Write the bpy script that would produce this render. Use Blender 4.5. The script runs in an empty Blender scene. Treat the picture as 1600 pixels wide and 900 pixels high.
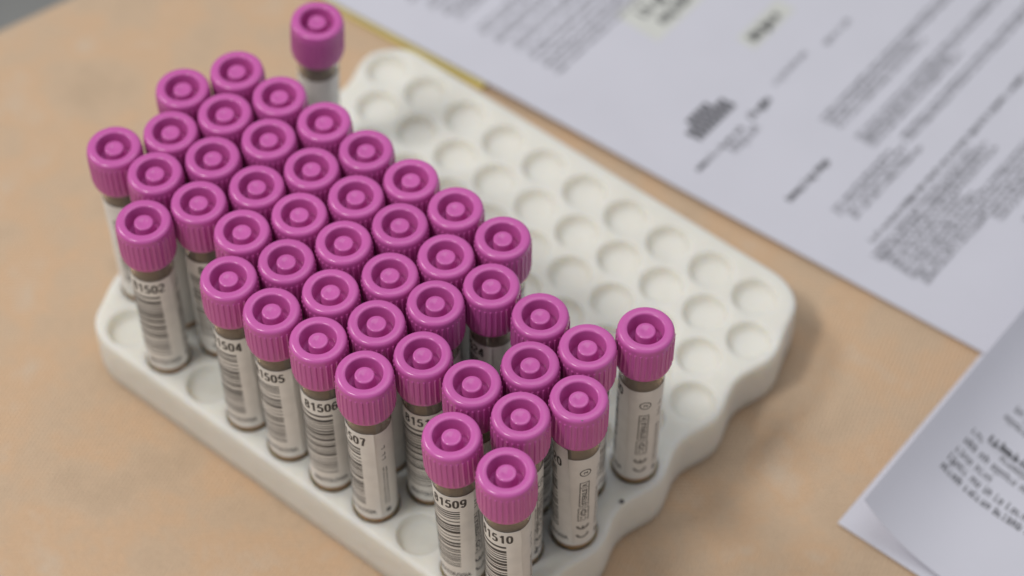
import bpy, bmesh, math, random
from mathutils import Vector, Matrix
from mathutils.geometry import delaunay_2d_cdt

MM = 0.001
random.seed(7)
scene = bpy.context.scene
col = scene.collection

# ------------------------------------------------------------------ camera
POS = Vector((377.41, -394.64, 598.68)) * MM
FWD = Vector((-0.38137, 0.46565, -0.79858))
RIGHT = Vector((0.77575, 0.63104, -0.00251))
cam = bpy.data.cameras.new('camera')
cam.sensor_width = 36.0
cam.lens = 3706.94 * 36.0 / 1600.0
cam.clip_start = 0.02
cam.clip_end = 50
cam.dof.use_dof = True
cam.dof.focus_distance = 0.648
cam.dof.aperture_fstop = 5.8
camo = bpy.data.objects.new('camera', cam)
col.objects.link(camo)
zax = -FWD.normalized()
xax = RIGHT.normalized()
yax = zax.cross(xax).normalized()
xax = yax.cross(zax)
m = Matrix((xax, yax, zax)).transposed().to_4x4()
m.translation = POS
camo.matrix_world = m
scene.camera = camo

# ------------------------------------------------------------------ light
world = bpy.data.worlds.new('World')
scene.world = world
world.use_nodes = True
bg = world.node_tree.nodes['Background']
bg.inputs['Color'].default_value = (0.93, 0.96, 1.0, 1)
bg.inputs['Strength'].default_value = 0.31


def area(name, loc, target, size, size_y, power, color):
    l = bpy.data.lights.new(name, 'AREA')
    l.shape = 'RECTANGLE'
    l.size, l.size_y, l.energy, l.color = size, size_y, power, color
    o = bpy.data.objects.new(name, l)
    col.objects.link(o)
    o.location = loc
    o.rotation_euler = (Vector(target) - Vector(loc)).to_track_quat('-Z', 'Y').to_euler()
    return o


CEN = (0.08, -0.065, 0.0)
area('ceiling_lamp', (-0.22, -0.88, 1.52), CEN, 0.30, 0.24, 10.8, (1.0, 0.965, 0.91))
area('ceiling_lamp', (-0.95, -0.36, 1.30), CEN, 0.38, 0.32, 6.6, (1.0, 0.965, 0.91))
area('ceiling_panel', (0.0, 0.5, 2.1), CEN, 1.2, 1.2, 8.0, (0.97, 0.98, 1.0))

scene.view_settings.view_transform = 'Standard'
scene.view_settings.look = 'None'
scene.view_settings.exposure = 0.0
scene.view_settings.gamma = 1.0
scene.view_settings.use_curve_mapping = False
scene.render.engine = 'CYCLES'


# ------------------------------------------------------------------ materials
class NT:
    def __init__(self, name):
        self.m = bpy.data.materials.new(name)
        self.m.use_nodes = True
        self.t = self.m.node_tree
        self.b = self.t.nodes['Principled BSDF']

    def n(self, kind, **kw):
        nd = self.t.nodes.new(kind)
        for k, v in kw.items():
            if k in nd.inputs.keys():
                nd.inputs[k].default_value = v
            else:
                setattr(nd, k, v)
        return nd

    def l(self, a, b):
        self.t.links.new(a, b)

    def set(self, **kw):
        for k, v in kw.items():
            self.b.inputs[k.replace('_', ' ')].default_value = v

    def coords(self):
        return self.n('ShaderNodeTexCoord').outputs['Object']

    def ramp(self, fac, stops):
        r = self.n('ShaderNodeValToRGB')
        e = r.color_ramp.elements
        while len(e) < len(stops):
            e.new(0.5)
        for el, (p, c) in zip(e, stops):
            el.position = p
            el.color = (*c, 1)
        self.l(fac, r.inputs['Fac'])
        return r.outputs['Color']

    def bump(self, h, strength, dist):
        b = self.n('ShaderNodeBump')
        b.inputs['Strength'].default_value = strength
        b.inputs['Distance'].default_value = dist
        self.l(h, b.inputs['Height'])
        self.l(b.outputs['Normal'], self.b.inputs['Normal'])


def noise(t, co, scale, detail=3, rough=0.5):
    n = t.n('ShaderNodeTexNoise')
    n.inputs['Scale'].default_value = scale
    n.inputs['Detail'].default_value = detail
    n.inputs['Roughness'].default_value = rough
    t.l(co, n.inputs['Vector'])
    return n.outputs['Fac']


def mat_cap():
    t = NT('pink_cap_plastic')
    oi = t.n('ShaderNodeObjectInfo')
    c = t.ramp(oi.outputs['Random'], [(0.0, (0.56, 0.112, 0.395)), (1.0, (0.61, 0.126, 0.43))])
    t.l(c, t.b.inputs['Base Color'])
    t.set(Roughness=0.22, IOR=1.50)
    t.set(Subsurface_Weight=0.05, Subsurface_Scale=0.0012)
    t.b.inputs['Subsurface Radius'].default_value = (1.0, 0.35, 0.8)
    f = noise(t, t.coords(), 900, 2)
    t.bump(f, 0.06, 0.0002)
    return t.m


def mat_tube():
    t = NT('clear_tube_plastic')
    t.set(Base_Color=(0.95, 0.85, 0.73, 1), Roughness=0.06, IOR=1.36)
    t.b.inputs['Transmission Weight'].default_value = 0.87
    return t.m


def mat_liquid():
    t = NT('amber_residue')
    t.set(Base_Color=(0.95, 0.50, 0.05, 1), Roughness=0.3, IOR=1.3)
    t.b.inputs['Transmission Weight'].default_value = 0.0
    return t.m


def mat_label(name, c, rough=0.45):
    t = NT(name)
    co = t.coords()
    f = noise(t, co, 260, 4)
    cc = t.ramp(f, [(0.3, tuple(x * 0.93 for x in c)), (0.65, c)])
    t.l(cc, t.b.inputs['Base Color'])
    t.set(Roughness=rough)
    t.bump(noise(t, co, 170, 3), 0.35, 0.0006)
    return t.m


def mat_ink(name, c=(0.02, 0.02, 0.022), patchy=True):
    t = NT(name)
    if patchy:
        f = noise(t, t.coords(), 1500, 2)
        t.l(t.ramp(f, [(0.35, c), (0.75, tuple(x + 0.09 for x in c))]), t.b.inputs['Base Color'])
    else:
        t.set(Base_Color=(*c, 1))
    t.set(Roughness=0.5)
    return t.m


def mat_foam():
    t = NT('white_foam')
    co = t.coords()
    f = noise(t, co, 22, 4)
    g = noise(t, co, 160, 3)
    mx = t.n('ShaderNodeMath', operation='MULTIPLY')
    t.l(f, mx.inputs[0])
    t.l(g, mx.inputs[1])
    c = t.ramp(mx.outputs[0], [(0.08, (0.75, 0.735, 0.675)), (0.26, (0.785, 0.772, 0.715)), (0.42, (0.795, 0.783, 0.73))])
    t.l(c, t.b.inputs['Base Color'])
    t.set(Roughness=0.6, Subsurface_Weight=0.8, Subsurface_Scale=0.008)
    t.b.inputs['Subsurface Radius'].default_value = (1.0, 0.85, 0.65)
    v = t.n('ShaderNodeTexVoronoi')
    v.inputs['Scale'].default_value = 330
    t.l(co, v.inputs['Vector'])
    ad = t.n('ShaderNodeMath', operation='ADD')
    t.l(v.outputs['Distance'], ad.inputs[0])
    sc = t.n('ShaderNodeMath', operation='MULTIPLY')
    t.l(noise(t, co, 75, 2), sc.inputs[0])
    sc.inputs[1].default_value = 1.6
    t.l(sc.outputs[0], ad.inputs[1])
    t.bump(ad.outputs[0], 0.30, 0.0005)
    return t.m


def mat_cloth():
    t = NT('peach_nonwoven_cloth')
    co = t.coords()
    f = noise(t, co, 42, 5, 0.6)
    c = t.ramp(f, [(0.28, (0.63, 0.47, 0.325)), (0.46, (0.70, 0.52, 0.36)), (0.58, (0.745, 0.515, 0.33)), (0.74, (0.72, 0.575, 0.435))])
    # fibres
    fib = noise(t, co, 900, 3, 0.7)
    mixn = t.n('ShaderNodeMix', data_type='RGBA', blend_type='MULTIPLY')
    mixn.inputs[0].default_value = 0.35
    t.l(c, mixn.inputs[6])
    t.l(t.ramp(fib, [(0.3, (0.78, 0.76, 0.74)), (0.6, (1, 1, 1))]), mixn.inputs[7])
    t.l(mixn.outputs[2], t.b.inputs['Base Color'])
    t.set(Roughness=0.85)
    t.b.inputs['Sheen Weight'].default_value = 0.15
    # embossed diamond dots: two crossing waves
    hs = []
    for ang in (33, -33):
        mp = t.n('ShaderNodeMapping')
        mp.inputs['Rotation'].default_value = (0, 0, math.radians(ang + 17))
        t.l(co, mp.inputs['Vector'])
        w = t.n('ShaderNodeTexWave')
        w.inputs['Scale'].default_value = 235
        w.inputs['Distortion'].default_value = 0.6
        w.inputs['Detail'].default_value = 1
        t.l(mp.outputs[0], w.inputs['Vector'])
        hs.append(w.outputs['Fac'])
    mul = t.n('ShaderNodeMath', operation='MULTIPLY')
    t.l(hs[0], mul.inputs[0])
    t.l(hs[1], mul.inputs[1])
    sm = t.n('ShaderNodeMath', operation='MULTIPLY_ADD')
    t.l(fib, sm.inputs[0])
    sm.inputs[1].default_value = 0.6
    t.l(mul.outputs[0], sm.inputs[2])
    m2 = t.n('ShaderNodeMix', data_type='RGBA', blend_type='MULTIPLY')
    m2.inputs[0].default_value = 1.0
    t.l(mixn.outputs[2], m2.inputs[6])
    t.l(t.ramp(mul.outputs[0], [(0.25, (0.90, 0.885, 0.87)), (0.7, (1, 1, 1))]), m2.inputs[7])
    t.l(m2.outputs[2], t.b.inputs['Base Color'])
    t.bump(sm.outputs[0], 0.8, 0.0005)
    return t.m


def mat_paper(name, c):
    t = NT(name)
    co = t.coords()
    f = noise(t, co, 40, 4)
    t.l(t.ramp(f, [(0.3, tuple(x * 0.965 for x in c)), (0.7, c)]), t.b.inputs['Base Color'])
    t.set(Roughness=0.7)
    t.bump(noise(t, co, 700, 3), 0.1, 0.0001)
    return t.m


def mat_plain(name, c, rough=0.6, sc=30):
    t = NT(name)
    f = noise(t, t.coords(), sc, 4)
    t.l(t.ramp(f, [(0.3, tuple(x * 0.85 for x in c)), (0.7, c)]), t.b.inputs['Base Color'])
    t.set(Roughness=rough)
    return t.m


M_CAP = mat_cap()
M_TUBE = mat_tube()
M_LIQ = mat_liquid()
M_LAB = mat_label('printed_label_film', (0.78, 0.765, 0.735), 0.35)
M_STK = mat_label('paper_sticker', (0.87, 0.86, 0.83), 0.45)
M_INK = mat_ink('black_print')
M_GREY = mat_ink('grey_print', (0.05, 0.05, 0.055))
M_FOAM = mat_foam()
M_CLOTH = mat_cloth()
M_PAPER = mat_paper('bluish_white_paper', (0.635, 0.635, 0.715))
M_PINK = mat_ink('page_print', (0.035, 0.035, 0.04), False)
M_PGREY = mat_ink('page_print_light', (0.13, 0.13, 0.15), False)
M_YEL = mat_plain('yellow_card', (0.85, 0.72, 0.24), 0.5)
M_HL = mat_plain('pale_yellow_highlight', (0.66, 0.67, 0.64), 0.7)
M_FLOOR = mat_plain('grey_floor', (0.36, 0.36, 0.35), 0.5, 12)
M_WOOD = mat_plain('table_laminate', (0.45, 0.42, 0.38), 0.4)
M_DIRT = mat_plain('dark_speck', (0.17, 0.155, 0.16), 0.7, 900)


# ------------------------------------------------------------------ helpers
def mesh_from(name, verts, faces, mat, smooth=False):
    me = bpy.data.meshes.new(name)
    me.from_pydata([tuple(v) for v in verts], [], faces)
    me.materials.append(mat)
    if smooth:
        me.polygons.foreach_set('use_smooth', [True] * len(me.polygons))
    me.update()
    return me


def add(name, me, parent=None, loc=(0, 0, 0), rotz=0.0):
    o = bpy.data.objects.new(name, me)
    col.objects.link(o)
    o.location = loc
    o.rotation_euler = (0, 0, rotz)
    if parent:
        o.parent = parent
    return o


def tag(o, label=None, cat=None, group=None, kind=None):
    if label: o['label'] = label
    if cat: o['category'] = cat
    if group: o['group'] = group
    if kind: o['kind'] = kind
    return o


def lathe(profile, seg, off=None, close=False):
    """profile: [(r,z)] mm; off(i,j)->extra radius"""
    V, F = [], []
    n = len(profile)
    for j, (r, z) in enumerate(profile):
        for i in range(seg):
            a = 2 * math.pi * i / seg
            rr = r + (off(i, j) if off else 0)
            V.append((rr * math.cos(a) * MM, rr * math.sin(a) * MM, z * MM))
    for j in range(n - 1):
        for i in range(seg):
            k = (i + 1) % seg
            F.append((j * seg + i, j * seg + k, (j + 1) * seg + k, (j + 1) * seg + i))
    return V, F


def pole(V, F, ring_start, seg, z, flip=False):
    V.append((0, 0, z * MM))
    c = len(V) - 1
    for i in range(seg):
        k = (i + 1) % seg
        f = (ring_start + i, ring_start + k, c)
        F.append(f[::-1] if flip else f)


def shade_auto(me, ang):
    bm = bmesh.new()
    bm.from_mesh(me)
    bmesh.ops.remove_doubles(bm, verts=bm.verts, dist=1e-7)
    bmesh.ops.recalc_face_normals(bm, faces=bm.faces)
    for f in bm.faces: f.smooth = True
    for e in bm.edges:
        if len(e.link_faces) == 2 and e.calc_face_angle(0) > math.radians(ang): e.smooth = False
    bm.to_mesh(me)
    bm.free()
    return me


# ------------------------------------------------------------------ the setting
ZT = -20.0          # table (cloth) level in mm, the top of the rack being 0
floor_me = mesh_from('floor', [(-3, -3, 0), (3, -3, 0), (3, 3, 0), (-3, 3, 0)], [(0, 1, 2, 3)], M_FLOOR)
fl = add('floor', floor_me, loc=(0, 0, ZT * MM - 0.745))
tag(fl, kind='structure')

# table: its edge runs past the far corner of the picture
EDGE_P = Vector((-122.8, -47.4)) * MM
EDGE_D = Vector((9.5, 31.8)).normalized()
EDGE_N = Vector((EDGE_D.y, -EDGE_D.x))          # points into the table (+x side)
edge_ang = math.atan2(EDGE_N.y, EDGE_N.x)


def box(V, F, x0, x1, y0, y1, z0, z1):
    b = len(V)
    V += [(x, y, z) for z in (z0, z1) for (x, y) in ((x0, y0), (x1, y0), (x1, y1), (x0, y1))]
    F += [tuple(b + i for i in q) for q in ((3, 2, 1, 0), (4, 5, 6, 7), (0, 1, 5, 4), (1, 2, 6, 5), (2, 3, 7, 6), (3, 0, 4, 7))]


tbl = bpy.data.objects.new('table', None)
col.objects.link(tbl)
tbl.location = (EDGE_P.x, EDGE_P.y, ZT * MM - 0.745)
tbl.rotation_euler = (0, 0, edge_ang)
tag(tbl, 'laminate table standing under the peach cloth', 'table')
V, F = [], []
box(V, F, 0.004, 0.90, -0.75, 0.75, 0.715, 0.742)
add('tabletop', mesh_from('tabletop', V, F, M_WOOD), tbl)
V, F = [], []
box(V, F, -0.02, 0.02, -0.02, 0.02, 0.0, 0.715)
legme = mesh_from('leg', V, F, M_WOOD)
for lx in (0.05, 0.85):
    for ly in (-0.70, 0.70): add('leg', legme, tbl, (lx, ly, 0))

# cloth: grid in table-edge coordinates, folding over the edge
rnd = random.Random(3)
waves = [(rnd.uniform(8, 34), rnd.uniform(0, math.pi), rnd.uniform(0, 6.28), rnd.uniform(0.06, 0.16)) for _ in range(16)]
creases = [((-103, -69), (-20, -84), 0.8), ((-54, 60), (-34, 0), 0.7), ((30, -112), (150, -165), 0.35), ((205, -150), (190, 30), 0.4)]


def cloth_h(x, y):      # metres -> mm relief
    h = 0
    for k, a, p, s in waves:
        h += s * math.sin(k * (x * math.cos(a) + y * math.sin(a)) * 2 + p)
    h *= 0.35
    for (ax, ay), (bx, by), s in creases:
        px, py = x * 1000 - ax, y * 1000 - ay
        dx, dy = bx - ax, by - ay
        L = math.hypot(dx, dy)
        t = (px * dx + py * dy) / L
        d = abs(px * dy - py * dx) / L
        w = max(0, min(1, min(t + 20, L + 20 - t) / 25))
        h += s * w * math.exp(-(d / 2.2) ** 2)
    # flat under the rack
    fx = max(-14 - x * 1000, x * 1000 - 176, 0)
    fy = max(-146 - y * 1000, y * 1000 - 16, 0)
    g = min(1, math.hypot(fx, fy) / 14)
    return max(-0.8, h) * g - 0.55 + 0.55 * g * 0.6 if g < 1 else h - 0.22


V, F = [], []
us = [-1.0] * 0
R_E = 0.012
NU, NV = 230, 260
for j in range(NV + 1):
    v = -0.52 + 1.04 * j / NV
    for i in range(NU + 1):
        s = -0.20 + 1.00 * i / NU            # arc length across the edge
        if s < -R_E * math.pi / 2:
            u, z = -R_E + R_E - R_E, -R_E + (s + R_E * math.pi / 2)
        elif s < 0:
            a = -s / R_E
            u, z = -R_E * math.sin(a), -R_E + R_E * math.cos(a)
        else:
            u, z = s, 0
        x = EDGE_P.x + EDGE_N.x * u + EDGE_D.x * v
        y = EDGE_P.y + EDGE_N.y * u + EDGE_D.y * v
        dz = cloth_h(x, y) * MM if s > 0 else 0
        V.append((x, y, ZT * MM + z + dz * min(1, max(0, s / 0.02))))
for j in range(NV):
    for i in range(NU):
        a = j * (NU + 1) + i
        F.append((a, a + 1, a + NU + 2, a + NU + 1))
cl = add('tablecloth', mesh_from('tablecloth', V, F, M_CLOTH, True))
tag(cl, 'mottled peach non-woven cloth spread over the table', 'tablecloth')

# ------------------------------------------------------------------ the foam rack
P = 17.0
H = 68.46


def lat(r, k): return (P * (k + (0.5 if r % 2 else 0)), -P * r * math.sqrt(3) / 2)


def rack_outline(inset=0.0):
    x0, x1, y0, y1 = -8.2, 169.3, -142.0, 12.4
    rad = {'tr': 18.0, 'tl': 11.0, 'bl': 17.5, 'br': 11.0}
    pts = []
    def line(a, b, n):
        for i in range(n):
            t = i / n
            pts.append((a[0] + (b[0] - a[0]) * t, a[1] + (b[1] - a[1]) * t))
    def arc(cx, cy, r, a0, n=14):
        for i in range(n):
            a = math.radians(a0 + 90 * i / n)
            pts.append((cx + r * math.cos(a), cy + r * math.sin(a)))
    line((x1, y0 + rad['br']), (x1, y1 - rad['tr']), 90)
    arc(x1 - rad['tr'], y1 - rad['tr'], rad['tr'], 0)
    line((x1 - rad['tr'], y1), (x0 + rad['tl'], y1), 60)
    arc(x0 + rad['tl'], y1 - rad['tl'], rad['tl'], 90)
    line((x0, y1 - rad['tl']), (x0, y0 + rad['bl']), 90)
    arc(x0 + rad['bl'], y0 + rad['bl'], rad['bl'], 180)
    line((x0 + rad['bl'], y0), (x1 - rad['br'], y0), 60)
    arc(x1 - rad['br'], y0 + rad['br'], rad['br'], 270)
    out = []
    per = P * math.sqrt(3)
    for (x, y) in pts:
        if x > 100:
            w = max(0, min(1, (x - (x1 - 14)) / 14)) ** 2
            x += w * 1.7 * math.cos(2 * math.pi * (y + per / 2) / per)
        elif x < 40:
            w = max(0, min(1, ((x0 + 14) - x) / 14)) ** 2
            x -= w * 1.7 * math.cos(2 * math.pi * y / per)
        out.append((x, y))
    n = len(out)
    res = []
    for i in range(n):
        ax, ay = out[i - 1]
        bx, by = out[(i + 1) % n]
        dx, dy = bx - ax, by - ay
        L = math.hypot(dx, dy)
        res.append((out[i][0] - dy / L * inset, out[i][1] + dx / L * inset))
    return res


def build_rack():
    V, F = [], []
    RL, SEG = 7.4, 48
    holes = [lat(r, k) for r in range(10) for k in range(10)]
    # flat top between the holes
    top = rack_outline(1.6)
    pv = [Vector(p) for p in top]
    nt = len(pv)
    edges = [(i, (i + 1) % nt) for i in range(nt)]
    for (hx, hy) in holes:
        b = len(pv)
        for i in range(SEG):
            a = 2 * math.pi * i / SEG
            pv.append(Vector((hx + RL * math.cos(a), hy + RL * math.sin(a))))
        edges += [(b + i, b + (i + 1) % SEG) for i in range(SEG)]
    ov, oe, of, *_ = delaunay_2d_cdt(pv, edges, [], 1, 1e-5)
    V += [(p.x * MM, p.y * MM, 0.0) for p in ov]
    for f in of:
        cx = sum(ov[i].x for i in f) / len(f)
        cy = sum(ov[i].y for i in f) / len(f)
        if any((cx - hx) ** 2 + (cy - hy) ** 2 < (RL * 0.99) ** 2 for hx, hy in holes):
            continue
        F.append(tuple(f))
    # bowls
    prof = [(RL, 0), (7.22, -0.06), (7.08, -0.22), (7.0, -0.5), (6.95, -0.8), (6.9, -1.0)]
    for a in (15, 30, 45, 60, 75):
        aa = math.radians(a)
        prof.append((4.0 + 2.9 * math.cos(aa), -1.0 - 2.4 * math.sin(aa)))
    prof += [(3.8, -3.42)]
    for (hx, hy) in holes:
        v, f = lathe(prof, SEG)
        pole(v, f, (len(prof) - 1) * SEG, SEG, -3.55)
        b = len(V)
        V += [(x + hx * MM, y + hy * MM, z) for x, y, z in v]
        F += [tuple(b + i for i in q) for q in f]
    # rounded shoulder and side wall
    rings = []
    for a in (0, 22.5, 45, 67.5, 90):
        aa = math.radians(a)
        rings.append((1.6 - 1.6 * math.sin(aa), -1.6 + 1.6 * math.cos(aa)))
    rings += [(-0.1, -8.0), (-0.2, -14.0), (-0.1, -19.2), (0.6, -20.0)]
    start = len(V)
    for inset, z in rings:
        V += [(x * MM, y * MM, z * MM) for x, y in rack_outline(inset)]
    for j in range(len(rings) - 1):
        for i in range(nt):
            k = (i + 1) % nt
            F.append((start + j * nt + i, start + j * nt + k, start + (j + 1) * nt + k, start + (j + 1) * nt + i))
    last = start + (len(rings) - 1) * nt
    F.append(tuple(last + i for i in range(nt)))
    me = mesh_from('foam_rack', V, F, M_FOAM)
    bm = bmesh.new()
    bm.from_mesh(me)
    bmesh.ops.remove_doubles(bm, verts=bm.verts, dist=2e-6)
    bmesh.ops.recalc_face_normals(bm, faces=bm.faces)
    for f in bm.faces: f.smooth = not (abs(f.normal.z) > 0.9999)
    bm.to_mesh(me)
    bm.free()
    return me


rack = add('foam_rack', build_rack())
tag(rack, 'white foam tube rack with staggered round holes and scalloped ends', 'tube rack')
V, F = [], []
for i in range(9):
    a = i * 2 * math.pi / 9
    V.append(((0.75 + 0.3 * random.random()) * math.cos(a) * MM, (0.75 + 0.3 * random.random()) * math.sin(a) * MM, 0.03 * MM))
V.append((0, 0, 0.25 * MM))
for i in range(9): F.append((i, (i + 1) % 9, 9))
add('dark_speck', mesh_from('dark_speck', V, F, M_DIRT, True), rack, (166.6 * MM, -86.5 * MM, 0.0))

# ------------------------------------------------------------------ tube pieces (local z = 0 at the tube's tip, mm)
TIP = -3.4                      # tip of a standing tube below the rack's top
T = H - TIP                     # cap top above the tip
CAPH = 14.6


def cap_mesh():
    NR = 32
    SEG = NR * 6
    prof = [(0.9, -0.92), (1.15, -0.8), (2.3, -0.8), (2.58, -0.85), (2.74, -1.02), (2.80, -1.3), (2.92, -4.6), (3.1, -5.2), (3.5, -5.5),
            (4.3, -5.5), (4.65, -5.2), (4.75, -4.6), (5.10, -0.62), (5.16, -0.30), (5.30, -0.10), (5.52, 0.0),
            (6.2, 0.05), (6.9, 0.04), (7.35, -0.06), (7.68, -0.26), (7.92, -0.60), (8.03, -1.1), (8.05, -1.8),
            (8.05, -2.3), (8.05, -2.55), (8.05, -2.9), (8.06, -8.0), (8.07, -12.7), (8.07, -13.0), (8.09, -13.2),
            (8.06, -13.9), (7.9, -14.35), (7.6, -14.6), (6.75, -14.6), (6.7, -12.0)]
    rib_rows = {24: 0.30, 25: 0.28, 26: 0.28, 27: 0.28, 28: 0.16}
    pat = [0, 0, 0, 0, 1.0, 0.9]
    def off(i, j):
        return rib_rows.get(j, 0) * pat[i % 6]
    V, F = lathe(prof, SEG, off)
    V = [(x, y, z + T * MM) for x, y, z in V]
    V.append((0, 0, (T - 0.92) * MM))
    c = len(V) - 1
    for i in range(SEG): F.append((i, c, (i + 1) % SEG))
    me = mesh_from('cap', V, F, M_CAP)
    return shade_auto(me, 38)


def tube_mesh():
    ro, ri, rc = 6.45, 5.55, 2.9        # rc: rounding of the foot
    top = T - 8.5
    prof = [(1.5, 0.0)]
    for a in range(0, 91, 15):
        aa = math.radians(a)
        prof.append((ro - rc + rc * math.sin(aa), rc - rc * math.cos(aa)))
    prof += [(ro, top), (ri, top)]
    for a in range(90, -1, -15):
        aa = math.radians(a)
        prof.append((ro - rc + (rc - 0.9) * math.sin(aa), rc - (rc - 0.9) * math.cos(aa)))
    prof.append((1.5, 0.9))
    V, F = lathe(prof, 40)
    pole(V, F, 0, 40, 0.0, True)
    pole(V, F, (len(prof) - 1) * 40, 40, 0.9)
    return shade_auto(mesh_from('tube_body', V, F, M_TUBE), 50)


def liquid_mesh():
    r, rc, top = 5.50, 2.0, -TIP + 3.2
    prof = [(1.5, 0.95)]
    for a in range(0, 91, 15):
        aa = math.radians(a)
        prof.append((r - rc + rc * math.sin(aa), 0.95 + rc - rc * math.cos(aa)))
    prof += [(r, top), (r - 0.5, top - 0.3)]
    V, F = lathe(prof, 32)
    pole(V, F, 0, 32, 0.95, True)
    pole(V, F, (len(prof) - 1) * 32, 32, top - 0.35)
    return shade_auto(mesh_from('amber_residue', V, F, M_LIQ), 50)


def wrap(pts, r, skew=0.0, zref=None):
    """pts in (arc mm measured at r=6.5, z mm); skew = degrees of twist per mm below zref"""
    out = []
    for s, z in pts:
        a = s / 6.5 + (math.radians(skew) * (zref - z) if zref is not None else 0)
        out.append((r * math.cos(a) * MM, r * math.sin(a) * MM, z * MM))
    return out


def sleeve(name, a0, a1, z0, z1, r, mat, skew=0.0, lift=0.0, thick=0.07):
    """curved label: angles in degrees, z in mm"""
    nA, nZ = 40, 8
    V, F = [], []
    for rr in (r - thick, r):
        for j in range(nZ + 1):
            for i in range(nA + 1):
                a = math.radians(a0 + (a1 - a0) * i / nA)
                z = z0 + (z1 - z0) * j / nZ
                fz = 0.5 + 0.5 * math.sin(j * 1.9 + 0.6)
                up = lift * fz * max(0.0, (math.degrees(a) - (a1 - 12)) / 12) ** 2
                V += wrap([(a * 6.5, z)], rr + up, skew, z1)
    N = (nA + 1) * (nZ + 1)
    for j in range(nZ):
        for i in range(nA):
            q = j * (nA + 1) + i
            F.append((N + q, N + q + 1, N + q + nA + 2, N + q + nA + 1))
            F.append((q + nA + 1, q + nA + 2, q + 1, q))
    def rim(idx):
        for p, q in zip(idx, idx[1:]): F.append((p, q, N + q, N + p))
    rim(list(range(nA + 1)))
    rim([nZ * (nA + 1) + i for i in range(nA, -1, -1)])
    rim([j * (nA + 1) + nA for j in range(nZ + 1)])
    rim([j * (nA + 1) for j in range(nZ, -1, -1)])
    return shade_auto(mesh_from(name, V, F, mat), 40)


_txt = {}


def text2d(s, bold=0.0):
    if (s, bold) in _txt: return _txt[(s, bold)]
    cu = bpy.data.curves.new('t', 'FONT')
    cu.body = s
    cu.size = 1.0
    cu.offset = bold
    cu.resolution_u = 3
    cu.fill_mode = 'FRONT'
    o = bpy.data.objects.new('t', cu)
    col.objects.link(o)
    dg = bpy.context.evaluated_depsgraph_get()
    me = bpy.data.meshes.new_from_object(o.evaluated_get(dg))
    vs = [(v.co.x, v.co.y) for v in me.vertices]
    fs = [tuple(p.vertices) for p in me.polygons]
    bpy.data.objects.remove(o)
    bpy.data.curves.remove(cu)
    bpy.data.meshes.remove(me)
    xs = [v[0] for v in vs]
    ys = [v[1] for v in vs]
    x0, x1, y0, y1 = min(xs), max(xs), min(ys), max(ys)
    vs = [((x - x0) / (x1 - x0), (y - y0) / (y1 - y0)) for x, y in vs]
    _txt[(s, bold)] = (vs, fs)
    return vs, fs


class Print:
    """flat marks wrapped on the tube; s to the right (seen from outside: increasing angle), z up"""
    def __init__(self, r, skew=0.0, zref=None):
        self.V, self.F, self.r, self.skew, self.zref = [], [], r, skew, zref

    def put(self, pts, faces):
        b = len(self.V)
        self.V += wrap(pts, self.r, self.skew, self.zref)
        self.F += [tuple(b + i for i in f) for f in faces]

    def rect(self, s0, s1, z0, z1):
        n = max(1, int(abs(s1 - s0) / 0.6))
        pts = [(s0 + (s1 - s0) * i / n, z) for z in (z0, z1) for i in range(n + 1)]
        self.put(pts, [(i, i + 1, n + 2 + i, n + 1 + i) for i in range(n)])

    def frame(self, s0, s1, z0, z1, w):
        self.rect(s0, s1, z0, z0 + w)
        self.rect(s0, s1, z1 - w, z1)
        self.rect(s0, s0 + w, z0 + w, z1 - w)
        self.rect(s1 - w, s1, z0 + w, z1 - w)

    def text(self, s, x0, x1, z0, z1, bold=0.0, rot=False):
        vs, fs = text2d(s, bold)
        if rot:     # reads from bottom to top
            pts = [(x1 - (x1 - x0) * v, z0 + (z1 - z0) * u) for u, v in vs]
        else:
            pts = [(x0 + (x1 - x0) * u, z0 + (z1 - z0) * v) for u, v in vs]
        self.put(pts, fs)

    def arc(self, cs, cz, r0, r1, a0, a1, n=20):
        pts = []
        for i in range(n + 1):
            a = math.radians(a0 + (a1 - a0) * i / n)
            pts += [(cs + r0 * math.cos(a), cz + r0 * math.sin(a)), (cs + r1 * math.cos(a), cz + r1 * math.sin(a))]
        self.put(pts, [(2 * i, 2 * i + 1, 2 * i + 3, 2 * i + 2) for i in range(n)])

    def mesh(self, name, mat):
        return mesh_from(name, self.V, self.F, mat)


LT = T - CAPH - 6.6             # top of the labels
LB = -TIP + 1.7                 # bottom of the labels, just above the foam

CAP = cap_mesh()
BODY = tube_mesh()
LIQ = liquid_mesh()
MLAB = sleeve('maker_label', -150, 165, LB, LT - 0.4, 6.53, M_LAB)
# the maker's marks: CE, IVD, STERILE R, a crossed-out 2 in a ring (all reading from bottom to top)
pr = Print(6.565)
pr.arc(0.1, LB + 6.0, 1.3, 2.05, 180, 360)                        # C, opening upwards
pr.arc(0.1, LB + 10.6, 1.3, 2.05, 180, 360)                       # E
pr.rect(-0.2, 0.4, LB + 8.8, LB + 10.4)
pr.frame(-1.6, 1.8, LB + 13.4, LB + 20.2, 0.3)
pr.text('IVD', -0.8, 1.0, LB + 14.3, LB + 19.3, 0.045, True)
pr.frame(-1.4, 1.6, LB + 21.0, LB + 33.6, 0.3)
pr.text('STERILE', -0.6, 0.9, LB + 21.8, LB + 30.0, 0.035, True)
pr.rect(-1.4, 1.6, LB + 30.7, LB + 30.95)
pr.text('R', -0.55, 0.8, LB + 31.5, LB + 32.9, 0.03, True)
pr.arc(0.2, LB + 38.4, 1.4, 1.75, 0, 360, 28)
pr.text('2', -0.4, 0.85, LB + 37.8, LB + 39.0, 0.03, True)
MARKS = pr.mesh('printed_marks', M_GREY)
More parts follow.
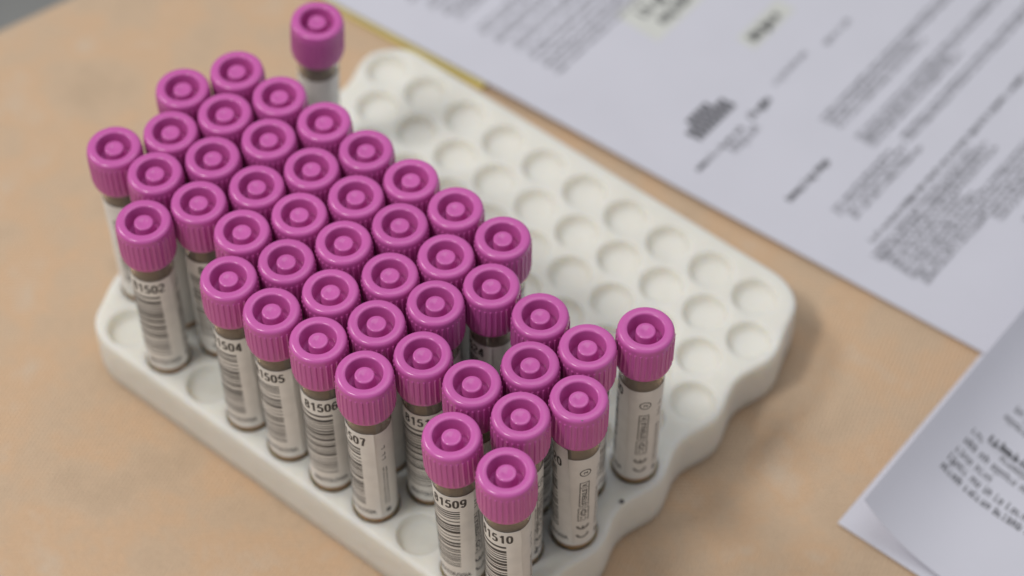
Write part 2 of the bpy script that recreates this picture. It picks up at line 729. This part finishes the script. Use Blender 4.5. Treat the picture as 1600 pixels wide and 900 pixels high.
# second column of maker's print: fine lines and a filled square
pr = Print(6.565)
rr = random.Random(5)
for s in (0.0, 1.0):
    z = LB + 7.0
    while z < LB + 27:
        L = rr.uniform(0.25, 0.5)
        pr.rect(s + rr.uniform(0, 0.15), s + rr.uniform(0.35, 0.55), z, z + L)
        z += L + rr.uniform(0.12, 0.3)
pr.rect(0.2, 1.7, LB + 2.4, LB + 4.5)
for zz in (31.0, 33.2, 36.6):
    pr.rect(0.1, 1.3, LB + zz, LB + zz + 0.3)
    pr.rect(1.0, 1.3, LB + zz, LB + zz + 1.4)
FINE = pr.mesh('fine_print', M_GREY)

# sticker variants by skew; angle 0 = right end of the number
_stk = {}


def sticker_meshes(skew, top):
    key = (skew, top)
    if key in _stk: return _stk[key]
    st = sleeve('sticker', -165, 20, LB + 0.5, LT + top, 6.64, M_STK, skew, 0.4)
    bars = []
    for v in range(3):
        p = Print(6.685, skew, LT + top)
        g = random.Random(40 + v)
        z = LT - 7.4
        while z > LB + 8.5:
            w = g.choice((0.45, 0.5, 0.6, 0.9, 1.25))
            p.rect(-14.0, -1.9, z - w, z)
            z -= w + g.choice((0.5, 0.6, 0.75, 1.0, 1.3))
        bars.append(p.mesh('barcode', M_INK))
    p = Print(6.685, skew, LT + top)
    p.text('EMATOLOGIA', -9.6, 1.0, LB + 3.2, LB + 5.2, 0.03)
    dept = p.mesh('department_print', M_INK)
    _stk[key] = (st, bars, dept)
    return _stk[key]


def loop(cx, cy, rx, ry, a0=0, a1=360, n=22, p=2.6):
    out = []
    for i in range(n + 1):
        a = math.radians(a0 + (a1 - a0) * i / n)
        c, q = math.cos(a), math.sin(a)
        out.append((cx + rx * math.copysign(abs(c) ** (2 / p), c), cy + ry * math.copysign(abs(q) ** (2 / p), q)))
    return out


# heavy condensed figures: centre lines in a unit box
DIGITS = {
    '0': [loop(.5, .5, .36, .42)],
    '1': [[(.62, 0), (.62, 1)], [(.55, .90), (.38, .80), (.22, .74)]],
    '2': [loop(.48, .70, .36, .22, 170, -30, 14) + [(.10, .20), (.10, .10)], [(.08, .075), (.90, .075)]],
    '3': [loop(.46, .72, .34, .20, 165, -80, 14), loop(.46, .30, .38, .23, 80, -165, 16)],
    '4': [[(.70, 0), (.70, 1)], [(.58, .90), (.12, .32)], [(.04, .25), (.96, .25)]],
    '5': [[(.86, .925), (.20, .925)], [(.26, .86), (.18, .50)], loop(.48, .33, .36, .25, 130, -160, 18)],
    '6': [loop(.5, .31, .36, .235), [(.14, .36), (.15, .60), (.24, .82), (.42, .92), (.62, .91), (.80, .80)]],
    '7': [[(.08, .925), (.90, .925)], [(.80, .85), (.56, .50), (.42, 0)]],
    '8': [loop(.5, .73, .31, .195), loop(.5, .29, .36, .215)],
    '9': [loop(.5, .69, .36, .235), [(.86, .64), (.85, .40), (.76, .18), (.58, .08), (.38, .09), (.20, .20)]],
}


def number_mesh(num, skew, top):
    cw, chh, sw = 1.74, 4.0, 0.66
    V, F = [], []
    for ci, ch in enumerate(num):
        s0 = -(len(num) - ci) * (cw + 0.34) + 0.34
        for li, pl in enumerate(DIGITS[ch]):
            pts = [(s0 + x * cw, LT - 5.6 + y * chh) for x, y in pl]
            closed = math.dist(pts[0], pts[-1]) < 1e-6
            L, R = [], []
            for i, (x, y) in enumerate(pts):
                if closed:
                    ax, ay = pts[i - 1] if i else pts[-2]
                    bx, by = pts[(i + 1)] if i < len(pts) - 1 else pts[1]
                else:
                    ax, ay = pts[max(0, i - 1)]
                    bx, by = pts[min(len(pts) - 1, i + 1)]
                d = math.hypot(bx - ax, by - ay) or 1
                nx, ny = -(by - ay) / d * sw / 2, (bx - ax) / d * sw / 2
                L.append((x + nx, y + ny))
                R.append((x - nx, y - ny))
            b = len(V)
            rad = 6.685 + li * 0.006
            V += wrap(L, rad, skew, LT + top) + wrap(R, rad, skew, LT + top)
            n = len(pts)
            F += [(b + i, b + i + 1, b + n + i + 1, b + n + i) for i in range(n - 1)]
    return mesh_from('number', V, F, M_INK)


CAPS = [(9,1,26.9,-133.1), (9,3,60.0,-132.8), (9,4,76.9,-133.4), (9,5,93.5,-132.5), (9,6,111.3,-133.4), (9,8,142.4,-133.7),
 (9,9,161.1,-133.3), (8,9,153.0,-117.1), (8,8,136.1,-117.3), (8,7,119.4,-118.4), (8,6,102.4,-118.2), (8,5,85.1,-118.0),
 (8,4,68.3,-117.9), (8,3,51.3,-118.0), (8,2,34.2,-118.0), (8,1,17.0,-118.3), (8,0,0.4,-118.5), (7,9,161.6,-102.7),
 (7,8,144.3,-102.2), (7,6,110.8,-102.8), (7,5,94.2,-103.0), (7,4,76.7,-102.9), (7,3,59.8,-103.0), (7,2,43.0,-102.9),
 (7,1,25.9,-103.3), (7,0,9.0,-103.6), (6,9,152.8,-87.6), (6,8,136.0,-87.4), (6,7,118.8,-87.9), (6,6,102.2,-88.1),
 (6,5,84.9,-87.9), (6,4,68.2,-88.0), (6,3,51.2,-88.2), (6,2,33.9,-87.8), (6,1,16.9,-88.6), (6,0,-0.2,-89.0),
 (5,9,161.9,-73.1), (5,6,110.6,-72.8), (5,5,93.2,-73.0), (5,4,76.1,-72.8), (5,3,58.9,-72.9), (5,2,42.0,-72.4),
 (5,1,24.9,-73.4), (5,0,7.7,-73.7), (3,0,13.3,-43.4)]
# (row, hole): number, angle of its right end from the side facing the viewer, skew deg/mm, sticker top, maker-mark angle, fine-print angle
SPEC = {(9,1): ('81502', 20, 0.10, 0, 75, 50), (9,3): ('81504', 5, 0.05, 0, 95, 130), (9,4): ('81505', 7, 0.0, 0, 110, 58),
        (9,5): ('81506', 30, 0.0, 0, 100, 130), (9,6): ('81507', -12, 0.05, 0.3, 110, 24), (9,8): ('81509', 24, -0.35, 0, 46, 120),
        (9,9): ('81510', 12, 0.06, 0, 120, 66), (8,7): ('81515', 28, 0.0, 0, 100, 130), (7,9): ('81520', -42, 0.45, 4.2, 23, 62),
        (5,9): ('81530', -50, 0.15, 0, 13, 50), (6,7): ('81524', -22, 0.0, 0, 60, 100), (8,9): ('81519', -35, 0.0, 0, 60, 40)}
ORD = ['zeroth', 'first', 'second', 'third', 'fourth', 'fifth', 'sixth', 'seventh', 'eighth', 'ninth', 'tenth']
ROWTXT = {9: 'in the outermost row along the filled long edge', 8: 'second row from the filled long edge',
          7: 'third row from the filled long edge', 6: 'fourth row from the filled long edge',
          5: 'in the row bordering the empty holes'}
rows = {}
for r, k, *_ in CAPS: rows.setdefault(r, []).append(k)
rt = random.Random(11)
for n, (r, k, cx, cy) in enumerate(CAPS):
    bx, by = lat(r, k)
    e = bpy.data.objects.new('blood_tube', None)
    col.objects.link(e)
    top = Vector((cx, cy, H))
    base = Vector((bx, by, TIP))
    d = (top - base).normalized()
    # pivot a little above the tip so the tilted tube stays in its hole
    e.location = ((bx - d.x * 2), (by - d.y * 2), TIP)
    e.location = e.location * MM
    e.rotation_mode = 'QUATERNION'
    e.rotation_quaternion = Vector((0, 0, 1)).rotation_difference(d)
    e.empty_display_size = 0.01
    view = math.atan2(POS.y - by * MM, POS.x - bx * MM)
    if (r, k) in SPEC:
        num, ang, skew, stop, mk, fine = SPEC[(r, k)]
    else:
        num = str(81500 + n + 14)
        ang, skew, stop = rt.uniform(-180, 180), 0.0, 0
        mk, fine = ang + 70, ang + 105
    A = lambda deg: view + math.radians(deg)
    add('tube_body', BODY, e)
    add('amber_residue', LIQ, e)
    cap = add('cap', CAP, e, (0, 0, rt.uniform(-0.45, 0.35) * MM), rt.uniform(0, 6.28))
    ml = add('maker_label', MLAB, e, rotz=A(mk))
    add('printed_marks', MARKS, ml)
    add('fine_print', FINE, ml, rotz=math.radians(fine - mk))
    st, bars, dept = sticker_meshes(skew, stop)
    so = add('sticker', st, e, rotz=A(ang))
    add('barcode', bars[n % 3], so)
    add('department_print', dept, so)
    add('number', number_mesh(num, skew, stop), so)
    if (r, k) == (7, 9):
        V, F = [], []
        for i in range(7):
            a = i * 2 * math.pi / 7
            V.append((0.42 * math.cos(a) * MM, 0.3 * math.sin(a) * MM, 0))
        V.append((0, 0, 0.12 * MM))
        for i in range(7): F.append((i, (i + 1) % 7, 7))
        sp = add('dark_speck', mesh_from('dark_speck', V, F, M_DIRT, True), cap)
        a = A(8) - cap.rotation_euler.z
        sp.location = (7.35 * math.cos(a) * MM, 7.35 * math.sin(a) * MM, (T - 0.13) * MM)
    idx = sorted(rows[r], reverse=True).index(k) + 1
    if (r, k) == (3, 0):
        lab = 'lone pink-capped tube leaning apart from the others at the rack\'s far end'
    elif (r, k) == (5, 9):
        lab = 'pink-capped tube standing alone at the scalloped end beside empty holes'
    elif (r, k) in SPEC and r == 9:
        lab = 'pink-capped tube numbered %s, %s from the curled-sheet end in the outermost filled row' % (num, ORD[idx])
    elif (r, k) == (7, 9):
        lab = 'pink-capped tube with a dark speck on its cap rim and skewed sticker'
    else:
        lab = 'pink-capped tube, %s from the curled-sheet end, %s' % (ORD[idx], ROWTXT[r])
    tag(e, lab, 'blood tube', 'pink-capped blood tubes in the foam rack')

# ------------------------------------------------------------------ papers


class Page:
    def __init__(self, seed):
        self.V, self.F, self.g = [], [], random.Random(seed)

    def quad(self, f, pts):
        b = len(self.V)
        self.V += [f(*p) for p in pts]
        self.F.append((b, b + 1, b + 2, b + 3))

    def line(self, f, x, y0, y1, h, weight=0.55):
        """a run of word-like marks along +y of the frame f(x,y)->world m; letters h tall across x"""
        g = self.g
        y = y0
        while y < y1:
            nl = g.randint(2, 9)
            for _ in range(nl):
                w = h * g.uniform(0.42, 0.62)
                if y + w > y1: return
                lo = 0.0 if g.random() > 0.15 else -0.28
                hi = 0.72 if g.random() > 0.3 else 1.0
                sw = w * 0.26 * weight / 0.55
                kind = g.random()
                self.quad(f, [(x - lo * h, y), (x - lo * h, y + sw), (x - hi * h, y + sw), (x - hi * h, y)])
                if kind < 0.7:
                    self.quad(f, [(x - lo * h, y + w * 0.58), (x - lo * h, y + w * 0.58 + sw), (x - 0.72 * h, y + w * 0.58 + sw), (x - 0.72 * h, y + w * 0.58)])
                if kind < 0.5:
                    self.quad(f, [(x - 0.56 * h, y + sw), (x - 0.56 * h, y + w * 0.6), (x - 0.72 * h, y + w * 0.6), (x - 0.72 * h, y + sw)])
                if kind > 0.35:
                    self.quad(f, [(x, y + sw), (x, y + w * 0.7), (x - 0.16 * h, y + w * 0.7), (x - 0.16 * h, y + sw)])
                y += w * 1.12
            y += h * 0.42

    def mesh(self, name, mat):
        return mesh_from(name, self.V, self.F, mat)


def sheet(name, zf, x0, x1, y0, y1, nx, ny, mat, thick, frame):
    """thin curved sheet; zf(x,y) height in mm; frame maps (x,y) mm -> world mm"""
    V, F = [], []
    for s in (0, 1):
        for j in range(ny + 1):
            for i in range(nx + 1):
                x = x0 + (x1 - x0) * i / nx
                y = y0 + (y1 - y0) * j / ny
                X, Y = frame(x, y)
                V.append((X * MM, Y * MM, (zf(x, y) + s * thick) * MM))
    N = (nx + 1) * (ny + 1)
    for j in range(ny):
        for i in range(nx):
            q = j * (nx + 1) + i
            F.append((N + q, N + q + 1, N + q + nx + 2, N + q + nx + 1))
            F.append((q + nx + 1, q + nx + 2, q + 1, q))
    def rim(ix):
        for p, q in zip(ix, ix[1:]): F.append((p, q, N + q, N + p))
    rim(list(range(nx + 1)))
    rim([ny * (nx + 1) + i for i in range(nx, -1, -1)])
    rim([j * (nx + 1) + nx for j in range(ny + 1)])
    rim([j * (nx + 1) for j in range(ny, -1, -1)])
    me = mesh_from(name, V, F, mat)
    return shade_auto(me, 40)


# yellow card under the printed page: its rim shows along the page's edge
def frame_card(x, y):
    a = math.radians(3.1)
    return 19.5 + x * math.cos(a) - y * math.sin(a), 26.2 + x * math.sin(a) + y * math.cos(a)


cd = add('yellow_card', sheet('yellow_card', lambda x, y: ZT + 0.35, -90, 0, 0, 120, 4, 4, M_YEL, 0.9, frame_card))
tag(cd, 'yellow card lying under the printed page, one rim showing', 'card')

# the big printed page, lines running away from the rack
PA = math.atan2(16.5, 261.0)


def fA(x, y):   # page frame -> world mm ; x along the near edge
    return -66.0 + x * math.cos(PA) - y * math.sin(PA), 21.9 + x * math.sin(PA) + y * math.cos(PA)


def zA(x, y):
    lift = 1.9 * (1 - min(1, max(0, (x - 70) / 120)) ** 2 * (3 - 2 * min(1, max(0, (x - 70) / 120))))
    edge = 2.0 * math.exp(-y / 22) * (0.45 + 0.55 * math.sin(x / 297 * 3.0 + 0.2) ** 2)
    return ZT + 0.45 + max(lift, 0.15) + edge


def zAw(X, Y):  # same height from world mm
    dx, dy = X + 66.0, Y - 21.9
    return zA(dx * math.cos(PA) + dy * math.sin(PA), -dx * math.sin(PA) + dy * math.cos(PA))


pa = add('printed_page', sheet('printed_page', zA, 0, 297, 0, 210, 60, 40, M_PAPER, 0.1, fA))
tag(pa, 'bluish white printed page with its near edge along the rack', 'paper')


def wA(x, y, dz=0.16): return (x * MM, y * MM, (zAw(x, y) + dz) * MM)


grey, dark = Page(1), Page(2)
for (x, y0, x2, y1) in [(-25,41,-25,75), (-17,43,-17,81), (-11,44,-11,97), (-6,45,-6,100), (5,45,3,108), (12,45,11,114), (19,47,18,120), (26,47,23,124), (32,47,29,127), (37,47,34,123)]:
    for o in (0, 2.7):
        grey.line(wA, x - o, y0 + o * 0.4, y1, 1.9, 0.6)
for (x, y0, x2, y1) in [(122,89,119,200), (126.5,90,125,144), (136,90,133,200), (140,90,138,147), (148,100,144,200),
                        (148,58,148,98), (153,60,152,101), (169,50,169,116), (173,51,173,118), (177.5,51,178,95), (182,51,179,190), (186.5,52,185,190), (191,90,185,190), (200,95,185,190)]:
    for o in (0, 2.3):
        grey.line(wA, x + 0.3 - o, y0, y1 - 2 * o, 1.8, 0.75)
for (x, y0, x2, y1) in [(101,119,101,135), (98,92,98,114)]:
    grey.line(wA, x, y0, y1, 2.4, 0.7)
for nm, items in (('underlined_line', [(163.5, 55, 175, 2.2, 0.8)]), ('highlighted_word', [(80.5, 104, 123, 4.0, 0.95)]), ('short_word', [(101, 74, 86, 3.0, 1.0)]),
                  ('address_line', [(101, 43, 70, 2.2, 0.9)]), ('bold_word', [(132.5, 52, 76, 2.8, 0.9)]), ('letterhead', [(44, 88, 103, 5.0, 0.7), (51, 90, 110, 5.0, 0.7)])):
    pg = Page(len(nm))
    for it in items: pg.line(wA, *it)
    add(nm, pg.mesh(nm, M_PINK), pa)
# little grid of dark bars beside the address line
for gi in range(3):
    for gj in range(9):
        if gi == 0 and (gj < 2 or gj > 6): continue
        x0, y0 = 86.5 + gi * 3.2, 53.5 + gj * 2.4 + gi * 0.5
        dark.quad(wA, [(x0, y0), (x0, y0 + 1.9), (x0 - 2.8, y0 + 1.9), (x0 - 2.8, y0)])
for gj in range(6): grey.line(wA, 105.5 + 0.01 * gj, 58 + gj * 2.6, 60.5 + gj * 2.6, 4.0, 0.5)
tx = add('body_text', grey.mesh('body_text', M_PGREY), pa)
tx = tag(add('dark_grid_mark', dark.mesh('dark_grid_mark', M_PINK), pa), kind='stuff')
hl = Page(3)
for (x0, x1, y0, y1) in [(74.5, 82.5, 101, 126), (35, 54, 82, 122)]:
    n = 8
    hl = Page(3)
    for i in range(n):
        ya, yb = y0 + (y1 - y0) * i / n, y0 + (y1 - y0) * (i + 1) / n
        hl.quad(lambda x, y: wA(x, y, 0.13), [(x0, ya), (x1, ya), (x1, yb), (x0, yb)])
    add('pale_highlight', hl.mesh('pale_highlight', M_HL), pa)

# the pair of sheets at the side: a flat one, and one with its long edge curled up
flat = add('printed_sheet', sheet('printed_sheet', lambda x, y: ZT + 0.9 + (0.9 if y > 70 else 0.9 * max(0, (y - 45) / 25)) , 215.4, 425, -41.5, 255, 8, 60, M_PAPER, 0.1, lambda x, y: (x, y)))
tag(flat, 'flat white sheet under the curled sheet, one pointed corner showing', 'paper')
CX, CH = 221.0, 15.0


def zC(x, y):
    t = max(0.0, 1 - (x - CX) / 40.0)
    return ZT + 2.1 + (0.9 if y > 70 else 0.9 * max(0, (y - 45) / 25)) + CH * t ** 2.7 * (1 + 0.1 * math.sin(y / 60))


cu = add('curled_sheet', sheet('curled_sheet', zC, CX, 432, -38.6, 250, 70, 24, M_PAPER, 0.1, lambda x, y: (x, y)))
tag(cu, 'printed white sheet with its long edge curled upward', 'paper')


def wC(yy, xx):       # text frame: line direction = +x of the world, letters towards +y
    return (xx * MM, -yy * MM, (zC(xx, -yy) + 0.14) * MM)


pc, pb = Page(4), Page(5)
K = 0.0


def shift(x, y):      # where a point of the flat level lands on the raised sheet along the sight line
    for _ in range(12):
        z = zC(x, y) if _ else ZT
        X = x + (z - ZT) * 0.53
        Y = y - (z - ZT) * 0.66
    return X, Y


LINES = [(226.5, 300, -8.6, 2.5, 1.0), (226.5, 300, -4.6, 2.5, 0.85), (226.8, 245, -0.6, 2.3, 0.7), (227, 300, 3.8, 2.5, 0.8), (227, 236, 8.2, 2.3, 0.7),
         (238, 300, 8.0, 2.3, 0.7), (231.5, 300, 20.5, 2.3, 0.8), (232.5, 300, 25.0, 2.3, 0.8)]
for (x0, x1, y, h, w) in LINES:
    x0 += 4
    pc.line(wC, -(y - 1.5), x0, x1, h * 1.12, w * 0.62)
pb.line(wC, -(12.0 - 2.5), 236, 300, 3.0, 0.9)
pb.quad(wC, [(-8.6, 236), (-8.6, 300), (-9.0, 300), (-9.0, 236)])
add('body_text', pc.mesh('body_text', M_PINK), cu)
add('underlined_heading', pb.mesh('underlined_heading', M_PINK), cu)
